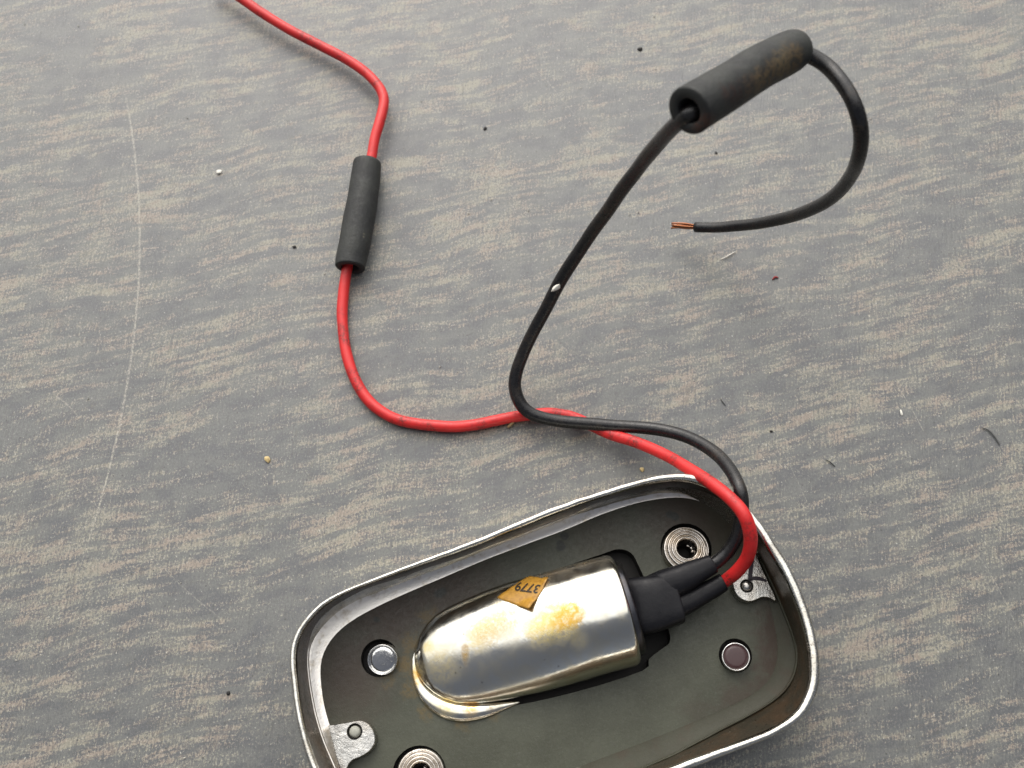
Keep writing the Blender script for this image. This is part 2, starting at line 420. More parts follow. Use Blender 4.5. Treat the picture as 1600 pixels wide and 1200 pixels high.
# ------------------------------------------------------------------ the table top
def table():
    x0, x1, y0, y1, t = -.55, .55, -.40, .62, .022
    b = .003
    V = [(x0, y0 + b, 0), (x0 + b, y0, 0)]
    bm = bmesh.new(); bmesh.ops.create_cube(bm, size=1)
    for v in bm.verts: v.co = Vector(((x0 + x1) / 2 + v.co.x * (x1 - x0), (y0 + y1) / 2 + v.co.y * (y1 - y0), -t / 2 + v.co.z * t))
    bmesh.ops.bevel(bm, geom=bm.edges[:], offset=b, segments=3, affect='EDGES')
    me = bpy.data.meshes.new('table_top'); bm.to_mesh(me); bm.free(); me.materials.append(M['table'])
    o = bpy.data.objects.new('table_top', me); COL.objects.link(o)
    tag(o, 'grey painted wooden table top worn through in tan streaks', 'table', kind='structure')
table()

# ------------------------------------------------------------------ the chrome lamp base
CX, CY = 872, 1030
C_RIM = [(880, 786), (720, 850), (600, 896), (520, 928), (480, 960), (460, 988), (452, 1016), (456, 1080), (466, 1140), (484, 1200), (512, 1250), (548, 1290), (596, 1314),
         (650, 1322), (724, 1312), (804, 1292), (884, 1268), (1024, 1222), (1100, 1194), (1188, 1158), (1236, 1136), (1264, 1112), (1280, 1080), (1283, 1048), (1278, 1000), (1268, 960),
         (1244, 900), (1204, 836), (1172, 792), (1140, 764), (1108, 746), (1068, 738), (1020, 744), (940, 766)]
C_LEDGE = [(880, 811), (720, 872), (640, 901), (560, 930), (512, 960), (488, 992), (481, 1024), (486, 1080), (500, 1140), (524, 1200), (548, 1246), (580, 1272), (620, 1290),
           (664, 1294), (724, 1284), (804, 1264), (920, 1230), (1028, 1190), (1120, 1143), (1200, 1100), (1232, 1072), (1245, 1034), (1240, 1000), (1216, 938), (1184, 868), (1152, 806),
           (1126, 784), (1096, 770), (1058, 763), (1020, 767), (940, 786)]
C_FLOOR = [(880, 829), (760, 874), (680, 908), (600, 943), (540, 976), (510, 1010), (500, 1040), (506, 1100), (516, 1136), (536, 1198), (560, 1238), (600, 1260), (650, 1270), (720, 1260),
           (800, 1240), (900, 1200), (1020, 1154), (1120, 1112), (1160, 1094), (1194, 1072), (1213, 1040), (1214, 1000), (1202, 944), (1176, 880), (1150, 818), (1132, 801), (1099, 785), (1060, 777),
           (1000, 785), (940, 804)]
NR = 220
def polar(c):
    pts = sorted(((atan2(y - CY, x - CX) % (2 * pi)), sqrt((x - CX) ** 2 + (y - CY) ** 2)) for x, y in c)
    n = len(pts)
    ext = [(a - 2 * pi, r) for a, r in pts[-3:]] + pts + [(a + 2 * pi, r) for a, r in pts[:3]]
    xy = [(CX + r * cos(a), CY + r * sin(a)) for a, r in ext]
    dense = catmull(xy, 24)
    dn = [((atan2(y - CY, x - CX)), sqrt((x - CX) ** 2 + (y - CY) ** 2)) for x, y in dense]
    un = []; last = None
    for a, r in dn:
        if last is not None:
            while a < last - pi: a += 2 * pi
            while a > last + pi: a -= 2 * pi
        un.append((a, r)); last = a
    s0 = un[0][0]
    out = []
    for k in range(NR):
        th = 2 * pi * k / NR
        while th < un[3 * 24][0] - 1e-9: th += 2 * pi
        while th > un[-3 * 24][0] + 1e-9: th -= 2 * pi
        j = 0
        for i in range(len(un) - 1):
            if un[i][0] <= th <= un[i + 1][0]: j = i; break
        a0, r0 = un[j]; a1, r1 = un[j + 1]
        f = (th - a0) / (a1 - a0) if a1 > a0 else 0
        out.append(r0 + (r1 - r0) * f)
    # light smoothing
    for _ in range(3):
        out = [(out[i - 1] + 2 * out[i] + out[(i + 1) % NR]) / 4 for i in range(NR)]
    return out
Z_RIM, Z_LEDGE, Z_FLOOR = 15.0, 4.7, 4.0
R_rim, R_led, R_flo = polar(C_RIM), polar(C_LEDGE), polar(C_FLOOR)
def ringpx(R, z, inset=0.0):
    """ring of world points from photo outline R, standing at height z; inset in pixels"""
    ins = inset if callable(inset) else (lambda k: inset)
    return [P(CX + (R[k] - ins(k)) * cos(2 * pi * k / NR), CY + (R[k] - ins(k)) * sin(2 * pi * k / NR), z) for k in range(NR)]
def at_h(ring, z): return [Vector((p.x, p.y, z * MM)) for p in ring]
def lerp(a, b, t): return [p.lerp(q, t) for p, q in zip(a, b)]
def loft(rings):
    V = [p for r in rings for p in r]; F = []
    for j in range(len(rings) - 1):
        for k in range(NR):
            k2 = (k + 1) % NR
            F.append((j * NR + k, j * NR + k2, (j + 1) * NR + k2, (j + 1) * NR + k))
    return V, F
rim_o = ringpx(R_rim, Z_RIM); rim_i = ringpx(R_rim, Z_RIM, lambda k: 13.5 + 4.0 * cos(2 * pi * k / NR - radians(35)))
led = ringpx(R_led, Z_LEDGE); flo = ringpx(R_flo, Z_FLOOR)
cen = sum(rim_o, Vector()) / NR; base_loc = Vector((cen.x, cen.y, 0))
lamp = bpy.data.objects.new('lamp_base', None); COL.objects.link(lamp); lamp.location = base_loc; reg(lamp, base_loc)
lamp.empty_display_size = .02
tag(lamp, 'upturned chrome lamp base with an olive grey inside, lying at the front of the table', 'lamp base')
def toward(ring, t): return [Vector((p.x + (base_loc.x - p.x) * t, p.y + (base_loc.y - p.y) * t, p.z)) for p in ring]
# outer shell: foot, bowed side, rolled rim
rings = []
for (sc, z) in ((.16, 0.3), (.12, .0), (.07, 1.2), (.03, 4.0), (.008, 8.0), (.0, 12.0), (.0, 13.6)):
    rings.append(at_h(toward(rim_o, sc), z))
rings.append(at_h(lerp(rim_o, rim_i, .05), 14.5)); rings.append(at_h(lerp(rim_o, rim_i, .18), 14.9)); rings.append(at_h(lerp(rim_o, rim_i, .45), 15.05))
rings.append(at_h(lerp(rim_o, rim_i, .78), 15.0)); rings.append(at_h(lerp(rim_o, rim_i, .95), 14.7)); rings.append(at_h(rim_i, 14.0))
# hammered, slightly uneven plating
def uneven(rings, amp, fr=120, skip=2):
    out = []
    for j, r in enumerate(rings):
        out.append([p + Vector(mn.noise_vector(p * fr)) * amp * (0 if j < skip else 1) for p in r])
    return out
V, F = loft(uneven(uneven(rings, .00016, 140), .00008, 420))
obj('shell', V, F, M['chrome'], lamp)
rings = [at_h(rim_i, 14.0), lerp(at_h(rim_i, 14.0), led, .12), lerp(at_h(rim_i, 14.0), led, .5), lerp(at_h(rim_i, 14), led, .85)]
rings[1] = at_h(rings[1], 12.6)
rings.append(at_h(lerp(led, flo, -.10), 4.75)); rings.append(led)
V, F = loft(uneven(rings, .00016, 150, 1))
obj('inner_wall', V, F, M['tarnish'], lamp)
rings = [led, at_h(lerp(led, flo, .12), 4.62), at_h(lerp(led, flo, .25), 4.50), at_h(lerp(led, flo, .42), 4.34),
         at_h(lerp(led, flo, .62), 4.18), at_h(lerp(led, flo, .82), 4.07), at_h(lerp(led, flo, .95), 4.01), flo]
V, F = loft(uneven(rings, .00005, 160, 1))
obj('fillet', V, F, M['lip'], lamp)
# thin inner lip standing between the groove and the fillet
ctr = Vector((base_loc.x, base_loc.y, 0)); rings = []
for k in range(9):
    a = 2 * pi * k / 8
    rings.append([p + (Vector((p.x, p.y, 0)) - ctr).normalized() * (cos(a) * .00027) + Vector((0, 0, sin(a) * .00042 + .0003)) for p in led])
V, F = loft(uneven(rings, .00006, 260, 0))
obj('inner_lip', V, F, M['lip'], lamp)

# floor plate with its openings
def circ(px, py, rpx, n=28, z=Z_FLOOR, ex=1.0):
    c = P(px, py, z); r = rpx * pxm(px, py, z)
    return [c + Vector((cos(2 * pi * k / n) * r * ex, sin(2 * pi * k / n) * r, 0)) for k in range(n)]
slot_px = [(706, 985), (760, 945), (850, 898), (940, 866), (966, 858), (986, 864), (998, 884), (1026, 945), (1045, 985), (1046, 1004), (1034, 1014), (1014, 1030), (1004, 1048), (900, 1081),
           (800, 1103), (745, 1106), (700, 1085), (680, 1040)]
slot = [P(x, y, Z_FLOOR) for x, y in catmull(slot_px + [slot_px[0]], 3)[:-1]]
holes = [slot, circ(593, 1028, 29), circ(1149, 1024, 26), circ(1072, 857, 40), circ(655, 1209, 42)]
loops = [flo] + [h[::-1] for h in holes]
tris = tessellate_polygon([[Vector((p.x, p.y, 0)) for p in l] for l in loops])
Vf = [p for l in loops for p in l]; Ff = [tuple(t) for t in tris]
o = obj('floor_plate', Vf, Ff, M['floor'], lamp, smooth=False)
for p in o.data.polygons:
    if p.normal.z < 0: p.flip()
# walls and bottoms of the openings
vf = []
for h in holes:
    n = len(h)
    V = [p.copy() for p in h] + [Vector((p.x, p.y, .9 * MM)) for p in h]
    F = [(k, (k + 1) % n, n + (k + 1) % n, n + k) for k in range(n)]
    cidx = [n + k for k in range(n)]
    F.append(tuple(cidx)); vf.append((V, F))
for V, F in vf:
    obj('opening', V, F, M['hole'], lamp, smooth=False)
# softened edge round the slot
path = [p + Vector((0, 0, .02 * MM)) for p in slot]; n = len(path)

# bulb housing: a bullet of bright metal lying in the slot
A = P(648, 1042, 4.2); B = P(968, 954, 6.6)
ax = (B - A); L = ax.length; ax.normalize()
side = Vector((0, 0, 1)).cross(ax).normalized(); upv = ax.cross(side)
if upv.z < 0: upv = -upv
R0 = 9.65 * MM
def prof(s):
    """radius along the housing, s in metres from the tip"""
    t = max(0.0, min(1.0, s / L))
    tb = [(0, 0), (.012, .22), (.03, .37), (.06, .53), (.10, .67), (.15, .78), (.22, .86), (.30, .91), (.40, .955), (.53, .99), (.7, 1.0), (1.0, .985)]
    for (a, u), (b_, v) in zip(tb, tb[1:]):
        if t <= b_: return R0 * (u + (v - u) * (t - a) / (b_ - a))
    return R0 * .985
ss = [L * (i / 46) ** 1.5 for i in range(47)]
NA = 56
V, F = [], []
rows = []
for s in ss: rows.append((s, prof(s), 0))
rl = 1.3 * MM
for i in range(1, 6):
    a = i / 5 * pi / 2
    rows.append((L + rl * sin(a), prof(L) - rl * (1 - cos(a)), 1))
for (s, r, e) in rows:
    c = A + ax * s
    wv = Vector(mn.noise_vector(c * 60)) * .00008
    for k in range(NA + 1):
        th = radians(-14 + 208 * k / NA)
        t_ = min(1, s / L); hgt = .84 * R0 * (.10 + .90 * min(1, t_ / .85) ** .8) * min(1, r / (.5 * R0)) * min(1, r / (.96 * prof(L)) if e else 1)
        p = c + side * (cos(th) * r) + upv * (sin(th) * hgt)
        p += Vector(mn.noise_vector(p * 110)) * .00012
        if p.z < .0011: p.z = .0011
        V.append(p)
for i in range(len(rows) - 1):
    for k in range(NA): F.append((i * (NA + 1) + k, i * (NA + 1) + k + 1, (i + 1) * (NA + 1) + k + 1, (i + 1) * (NA + 1) + k))
housing = obj('bulb_housing', V, F, M['housing'], lamp); reg(housing, base_loc)
bvh = BVHTree.FromPolygons(V, F)
# end cap
cb = A + ax * (L + rl)
r = prof(L) - rl
V2 = []; F2 = []
for (rr, d) in ((r, -.0004), (r * .98, .0006), (r * .93, .0011), (r * .5, .0012), (r * .1, .0012)):
    for k in range(NA + 1):
        th = radians(-14 + 208 * k / NA)
        p = cb + ax * d + side * (cos(th) * rr) + upv * (sin(th) * rr * .84)
        p.z = max(p.z, .0011); V2.append(p)
for i in range(4):
    for k in range(NA): F2.append((i * (NA + 1) + k, i * (NA + 1) + k + 1, (i + 1) * (NA + 1) + k + 1, (i + 1) * (NA + 1) + k))
obj('end_cap', V2, F2, M['endcap'], housing)
# rolled flange where the housing grows out of the floor at its rounded end
fl_px = [(716, 946, .1), (692, 960, .35), (670, 980, .5), (655, 1006, .5), (648, 1034, .5), (651, 1062, .6), (666, 1088, 1.1), (692, 1106, 1.5), (722, 1113, 1.6), (756, 1110, 1.3), (786, 1103, .7), (812, 1097, .1)]
dp = catmull(fl_px, 8)
V, F = sweep([P(x, y, Z_FLOOR + .15) for x, y, r in dp], [r * MM for x, y, r in dp], 16, True, [(1, .62)] * len(dp))
obj('flange', V, F, M['housing'], housing)

# sticker, pressed onto the housing
def on_housing(px, py, lift):
    d = ray(px, py); loc, nrm, idx, dist = bvh.ray_cast(CAMP, d)
    if loc is None:
        loc, nrm, idx, dist = bvh.find_nearest(P(px, py, 10))
    if nrm.dot(d) > 0: nrm = -nrm
    return loc + nrm * lift
q = [(776.5, 934), (826, 900.5), (857, 906), (829, 954.5)]
Ns = 14; V = []; F = []
rs = random.Random(3)
for lay in (.00016, .00004):
    for j in range(Ns + 1):
        for i in range(Ns + 1):
            u, v = i / Ns, j / Ns
            x = (1 - u) * (1 - v) * q[0][0] + u * (1 - v) * q[1][0] + u * v * q[2][0] + (1 - u) * v * q[3][0]
            y = (1 - u) * (1 - v) * q[0][1] + u * (1 - v) * q[1][1] + u * v * q[2][1] + (1 - u) * v * q[3][1]
            edge = min(u, v, 1 - u, 1 - v)
            if edge == 0: x += 1.1 * mn.noise(Vector((x * .13, y * .13, 1))); y += 1.1 * mn.noise(Vector((x * .13, y * .13, 5)))
            curl = max(0, .4 - sqrt((u - 0) ** 2 + (v - 1) ** 2)) * .0028 + max(0, .3 - sqrt((u - 1) ** 2 + (v - 1) ** 2)) * .0015
            V.append(on_housing(x, y, lay + curl))
n1 = (Ns + 1) ** 2
for j in range(Ns):
    for i in range(Ns):
        a = j * (Ns + 1) + i
        F.append((a, a + 1, a + Ns + 2, a + Ns + 1)); F.append((n1 + a, n1 + a + Ns + 1, n1 + a + Ns + 2, n1 + a + 1))
bd = [i for i in range(Ns)] + [i * (Ns + 1) + Ns for i in range(Ns)] + [Ns * (Ns + 1) + Ns - i for i in range(Ns)] + [(Ns - i) * (Ns + 1) for i in range(Ns)]
for i in range(len(bd)):
    a, b = bd[i], bd[(i + 1) % len(bd)]; F.append((a, b, n1 + b, n1 + a))
sticker = obj('sticker', V, F, M['sticker'], lamp); reg(sticker, base_loc); sticker['label'] = 'amber paper sticker printed 3779, stuck on the bulb housing'
fc = bpy.data.curves.new('number', 'FONT'); fc.body = '3779'; fc.size = 1.0; fc.resolution_u = 3; fc.offset = .018
fo = bpy.data.objects.new('number', fc); COL.objects.link(fo)
bpy.context.view_layer.update()
tm = bpy.data.meshes.new_from_object(fo.evaluated_get(bpy.context.evaluated_depsgraph_get()))
bpy.data.objects.remove(fo)
bm = bmesh.new(); bm.from_mesh(tm); bmesh.ops.triangulate(bm, faces=bm.faces)
bmesh.ops.subdivide_edges(bm, edges=[e for e in bm.edges if e.calc_length() > .15], cuts=2)
bmesh.ops.triangulate(bm, faces=bm.faces)
xs = [v.co.x for v in bm.verts]; ys = [v.co.y for v in bm.verts]
wx, hy = max(xs) - min(xs), max(ys) - min(ys)
V = []
for v in bm.verts:
    u = (v.co.x - min(xs)) / wx; t = (v.co.y - min(ys)) / hy
    # runs right to left in the picture (the sticker is upside down), slanted
    x = 843.0 - 36.5 * u - 6.0 * (t - .5) ; y = 915.0 - 4.5 * u + 13.5 * t
    V.append(on_housing(x, y, .00024))
F = [tuple(v.index for v in f.verts) for f in bm.faces]
bm.free()
obj('printed_number', V, F, M['print'], sticker, smooth=False)

# pins
def pin(px, py, rpx, ztop, face_mat, ring_mat, tilt, label):
    c = P(px, py, ztop); r = rpx * pxm(px, py, ztop)
    axv = Vector((tilt[0], tilt[1], 1)).normalized(); base = c - axv * (ztop - 1.0) * MM
    H = (c - base).length
    V, F = lathe(base, axv, [(r, 0), (r, H - .0006), (r * .985, H - .0002), (r * .95, H), (r * .90, H - .0001), (r * .87, H - .00032)], 40)
    F = F[:-1]
    o = obj('pin', V, F, ring_mat, lamp); reg(o, base_loc)
    V, F = lathe(base, axv, [(r * .875, H - .0004), (r * .87, H - .0003), (r * .6, H - .00022), (r * .25, H - .0002), (.0000001, H - .0002)], 40)
    obj('pin_face', V, F, face_mat, o)
    o['label'] = label
    return o
pin(597, 1031, 24, 5.6, M['chrome_pin'], M['chrome_pin'], (-.05, -.22), 'mirror bright round pin left of the bulb housing')
pin(1150, 1026, 22, 5.8, M['brownface'], M['chrome_pin'], (-.10, .02), 'round pin with a dark brown face and bright edge')

# threaded inserts
def insert(px, py, rpx, ztop, tilt, label):
    c = P(px, py, ztop); R = rpx * pxm(px, py, ztop)
    axv = Vector((tilt[0], tilt[1], 1)).normalized(); base = c - axv * (ztop - 1.0) * MM; H = (c - base).length
    prof_ = [(R, 0), (R, H - .0014)]
    nr = 4; r_in = R * .40
    for i in range(nr):
        ra = R - (R - r_in) * i / nr; rb = R - (R - r_in) * (i + 1) / nr; wdt = ra - rb
        z0 = H - .0013 + .0011 * sin((i + .6) / nr * pi * .75)
        prof_ += [(ra - wdt * .06, z0 - .00035), (ra - wdt * .2, z0 + .00005), (ra - wdt * .5, z0 + .0002), (ra - wdt * .78, z0 + .00008), (ra - wdt * .95, z0 - .00035)]
    prof_ += [(r_in * .98, H - .0008), (r_in * .9, H - .0016)]
    V, F = lathe(base, axv, prof_, 56, .006); F = F[:-1]
    o = obj('threaded_insert', V, F, M['chrome_rings'], lamp); reg(o, base_loc); o['label'] = label
    V, F = lathe(base, axv, [(r_in * .92, H - .0015), (r_in * .84, H - .0022), (r_in * .88, H - .0028), (r_in * .8, .0006), (r_in * .7, .0003), (.0000001, .0003)], 32, .02)
    obj('bore', V, F, M['hole'], o)
    # burr of torn plating in the bore
    u = axv.orthogonal().normalized(); v = axv.cross(u)
    pts = [base + u * r_in * .75 * cos(a) + v * r_in * .75 * sin(a) + axv * (H - .0018 - .0003 * i) for i, a in enumerate((-1.1, -.6, -.1, .4))]
    V, F = sweep([Vector(p) for p in catmull([tuple(p) for p in pts], 5)], [.00025 + .0001 * sin(i) for i in range(16)], 8)
    obj('burr', V, F, M['chrome_rings'], o)
insert(1074, 856, 37, 6.4, (.02, .06), 'ringed chrome insert beside the black heat shrink')
insert(657, 1208, 38, 6.4, (.03, .06), 'ringed chrome insert at the near edge of the picture')

# mounting tabs with rivets
def tab(outline, z, rx, ry, rr, rmat, label, marks=()):
    pts = catmull(outline + [outline[0]], 4)[:-1]
    top = [P(x, y, z) for x, y in pts]; n = len(top)
    c = sum(top, Vector()) / n
    ins = [p.lerp(c, .045) + Vector((0, 0, .0)) for p in top]
    mid = [Vector((p.x, p.y, p.z - .0003)) for p in top]
    low = [Vector((c.x + (p.x - c.x) * 1.05, c.y + (p.y - c.y) * 1.05, (Z_FLOOR - .25) * MM)) for p in top]
    hole = circ(rx, ry, rr * 1.45, 24, z)
    V = low + mid + ins; F = []
    for a in range(2):
        for k in range(n): F.append((a * n + k, a * n + (k + 1) % n, (a + 1) * n + (k + 1) % n, (a + 1) * n + k))
    tr = tessellate_polygon([[Vector((p.x, p.y, 0)) for p in ins], [Vector((p.x, p.y, 0)) for p in hole[::-1]]])
    o0 = 2 * n
    V = V + hole[::-1]
    F += [tuple(i + o0 for i in t) for t in tr]
    hl = len(hole); h0 = 3 * n
    V += [Vector((p.x, p.y, p.z - .0012)) for p in hole[::-1]]
    F += [(h0 + k, h0 + (k + 1) % hl, h0 + hl + (k + 1) % hl, h0 + hl + k) for k in range(hl)]
    o = obj('mounting_tab', V, F, M['chrome_tab'], lamp, smooth=False); reg(o, base_loc); o['label'] = label
    for p in o.data.polygons:
        if p.normal.z < .9: p.use_smooth = True
    cc = P(rx, ry, z); R = rr * pxm(rx, ry, z); bs = cc - Vector((0, 0, .0011))
    V, F = lathe(bs, Vector((0, 0, 1)), [(R * 1.02, .00002), (R, .0009), (R * .93, .0012), (R * .7, .00135), (R * .35, .00142), (.0000001, .00144)], 28)
    F_ = F
    obj('rivet', V, F_, rmat, o)
    V, F = lathe(bs, Vector((0, 0, 1)), [(R * 1.43, .0002), (R * 1.03, .00021)], 28); F = F[:-1]
    obj('gap', V, F, M['hole'], o, smooth=False)
    for mk in marks:
        mk = [(x, y, wd * 1.25) for x, y, wd in mk]
        mp = catmull(mk, 5); V = []; F = []
        for i, (x, y, wd) in enumerate(mp):
            a = mp[max(0, i - 1)]; b = mp[min(len(mp) - 1, i + 1)]
            dx, dy = b[0] - a[0], b[1] - a[1]; l = sqrt(dx * dx + dy * dy); nx, ny = -dy / l, dx / l
            V += [P(x + nx * wd, y + ny * wd, z + .06), P(x - nx * wd, y - ny * wd, z + .06)]
        F = [(2 * i, 2 * i + 1, 2 * i + 3, 2 * i + 2) for i in range(len(mp) - 1)]
        obj('ink_mark', V, F, M['ink'], o, smooth=False)
    return o
tab([(1180, 862), (1190, 886), (1201, 910), (1213, 938), (1203, 934), (1192, 933), (1182, 937), (1172, 940), (1160, 937), (1150, 928), (1145, 914), (1148, 900), (1158, 885), (1169, 870)], 6.0,
    1167, 915.5, 7.4, M['rivet_metal'], 'bright tab with an ink mark beside the red wire',
    marks=([(1176, 872, 2.2), (1174, 885, 2.6), (1172.5, 896, 2.8), (1172, 907, 2.4)], [(1171, 907, 1.6), (1178, 903.5, 2.4), (1188, 904.5, 2.2), (1198, 908, 1.2)]))
tab([(512, 1133), (528, 1131), (545, 1128), (562, 1125), (576, 1131), (585, 1145), (586, 1160), (578, 1173), (564, 1182), (549, 1189), (541, 1201), (537, 1212), (528, 1192), (519, 1160)], 6.0,
    554, 1143, 8.6, M['rivet'], 'bright tab with a pale rivet at the left end')

# heat-shrink boot and the two sleeves that leave it
def soft_block(pts, sides=26, boxy=.75, wob=.00022):
    """pts: (px,py,z,half width px,half height mm)"""
    d = catmull(pts, 6); path = [P(a[0], a[1], a[2]) for a in d]
    rad = [1.0] * len(d)
    sq = [(a[3] * pxm(a[0], a[1], a[2]), a[4] * MM) for a in d]
    V, F = sweep(path, rad, sides, True, sq, boxy)
    # superellipse: flatten a little
    V = [p + Vector(mn.noise_vector(p * 210)) * wob for p in V]
    return V, F
V, F = soft_block([(968, 955, 7.6, 40, 2.4), (985, 950, 7.8, 44, 2.8), (1004, 947, 8.3, 44, 3.3), (1025, 943, 8.5, 42.5, 3.4), (1045, 939, 8.5, 40, 3.2), (1056, 937, 8.5, 38.5, 3.1), (1058.5, 936.5, 8.5, 36.5, 2.85)], 44, .5)
boot = obj('heat_shrink_boot', V, F, M['shrink'], lamp); reg(boot, base_loc)
V, F = soft_block([(1012, 929, 8.0, 27, 2.4), (1042, 915, 9.0, 26, 2.6), (1070, 903, 9.9, 22, 2.3), (1090, 893, 10.1, 19, 2.0), (1108, 884, 10.3, 16.5, 1.75), (1113, 881.5, 10.3, 15.5, 1.65)], 26)
obj('heat_shrink_sleeve', V, F, M['shrink'], boot)
V, F = soft_block([(1040, 953, 8.0, 20, 2.3), (1062, 945, 8.1, 19, 2.1), (1085, 935, 8.3, 17, 1.9), (1110, 922, 8.6, 15, 1.7), (1126, 912, 8.9, 14, 1.6), (1131, 909, 9.0, 13, 1.55)], 26)
obj('heat_shrink_sleeve', V, F, M['shrink'], boot)

# ------------------------------------------------------------------ wires
def wire(name, pts, mat, label, cat, sides=16, nsub=7):
    d = catmull(pts, nsub)
    path = [P(a[0], a[1], a[2]) for a in d]
    path = [p + Vector((mn.noise(p * 140), mn.noise(p * 140 + Vector((9, 0, 0))), 0)) * .00013 for p in path]
    rad = [a[3] * MM * (1 + .045 * mn.noise(path[i] * 160)) for i, a in enumerate(d)]
    V, F = sweep(path, rad, sides)
    org = min(path, key=lambda p: p.z)
    o = obj(name, V, F, mat, None, True, (org.x, org.y, 0)); reg(o, (org.x, org.y, 0))
    return tag(o, label, cat)
r = 1.06
RED = [(330, -34, 3.6, r), (378, -2, 3.2, r), (410, 21, 3.0, r), (450, 45, 2.8, r), (500, 71, 2.6, r), (540, 92, 2.6, r), (570, 112, 2.8, r), (588, 130, 3.0, r), (597, 144, 3.1, r), (600, 160, 3.2, r), (594.5, 188, 3.2, r), (586, 217, 3.0, r),
       (581, 246, 2.8, r), (572, 290, 2.8, r), (558, 350, 2.8, r), (547, 400, 2.5, r), (541, 430, 1.9, r), (536, 465, 1.4, r), (535, 500, 1.2, r), (541, 550, 1.15, r), (555, 593, 1.15, r), (578, 629, 1.15, r), (610, 651, 1.15, r),
       (650, 662, 1.15, r), (700, 667, 1.15, r), (740, 664, 1.15, r), (773, 658, 1.15, r), (807, 651, 1.15, r), (850, 646, 1.15, r), (875, 648, 1.2, r), (900, 654, 1.5, r), (947, 676, 2.8, r), (990, 690, 5.0, r), (1040, 711, 9, r * 1.02),
       (1073, 730, 12.5, r * 1.03), (1107, 752, 16, r * 1.05), (1140, 778, 19.0, r * 1.06), (1163, 806, 20, r * 1.07), (1173, 838, 18.5, r * 1.08), (1169, 868, 15.5, r * 1.08), (1152, 893, 12, r * 1.08), (1130, 910, 9.2, r * 1.06), (1105, 924, 8.6, r)]
wire('red_wire', RED, M['red'], 'long red wire running from the lamp base to the top left', 'wire')
b = 1.16
BLK = [(1085, 897, 10.0, b), (1112, 883, 10.3, b), (1134, 866, 11, b), (1150, 841, 12.6, b), (1158, 812, 14.6, b), (1160, 785, 16.4, b), (1155, 762, 16.6, b), (1141, 734, 14, b), (1117, 708, 10.5, b), (1083, 687, 7.5, b), (1040, 673, 5.2, b),
       (990, 667, 4.0, b), (940, 664, 3.6, b), (890, 660, 3.5, b), (857, 655, 3.6, b), (830, 646, 3.9, b * 1.02), (813, 630, 4.5, b * 1.03), (805, 606, 5.5, b * 1.03), (808, 580, 7, b * 1.02), (820, 546, 9.5, b), (837, 512, 13, b), (854, 480, 16.5, b),
       (880, 432, 22, b), (915, 378, 29, b), (943, 338, 35, b), (972, 297, 42, b), (1003, 255, 50, b), (1030, 222, 57.5, b), (1054, 196, 64, b), (1078, 178, 67.8, b), (1110, 155, 67.0, b), (1160, 122, 64.4, b), (1210, 95, 61.5, b), (1250, 83, 59, b), (1288, 100, 58.5, b), (1318, 133, 59, b),
       (1337, 168, 58.5, b), (1345, 205, 56, b), (1342, 242, 51, b), (1329, 276, 43, b), (1305, 304, 35, b), (1270, 326, 27, b * .98), (1230, 340, 20, b * .96), (1180, 350, 13.5, b * .93), (1130, 354.5, 8.5, b * .9), (1087, 355, 5.4, b * .88)]
bw = wire('black_wire', BLK, M['black'], 'black wire rising in a loop above the table, its stripped end showing copper', 'wire')
# stripped copper strands
blo = ROOTS[bw.name]
rc = random.Random(5)
for i in range(7):
    a = 2 * pi * i / 6
    off = Vector((0, cos(a), sin(a))) * (.00026 if i < 6 else 0)
    p0 = P(1092, 355, 5.4) + off; ln = rc.uniform(28, 39)
    pe = P(1087 - ln, 354 + rc.uniform(-3.2, 3.2), 4.4 + rc.uniform(-.3, .3)) + off * 1.2
    pm = p0.lerp(pe, .5) + off * .5 + Vector((0, rc.uniform(-1, 1), rc.uniform(-1, 1))) * .00012
    path = [Vector(q_) for q_ in catmull([tuple(p0), tuple(pm), tuple(pe)], 5)]
    V, F = sweep(path, [.00017] * len(path), 7)
    obj('copper_strand', V, F, M['copper'], bw)

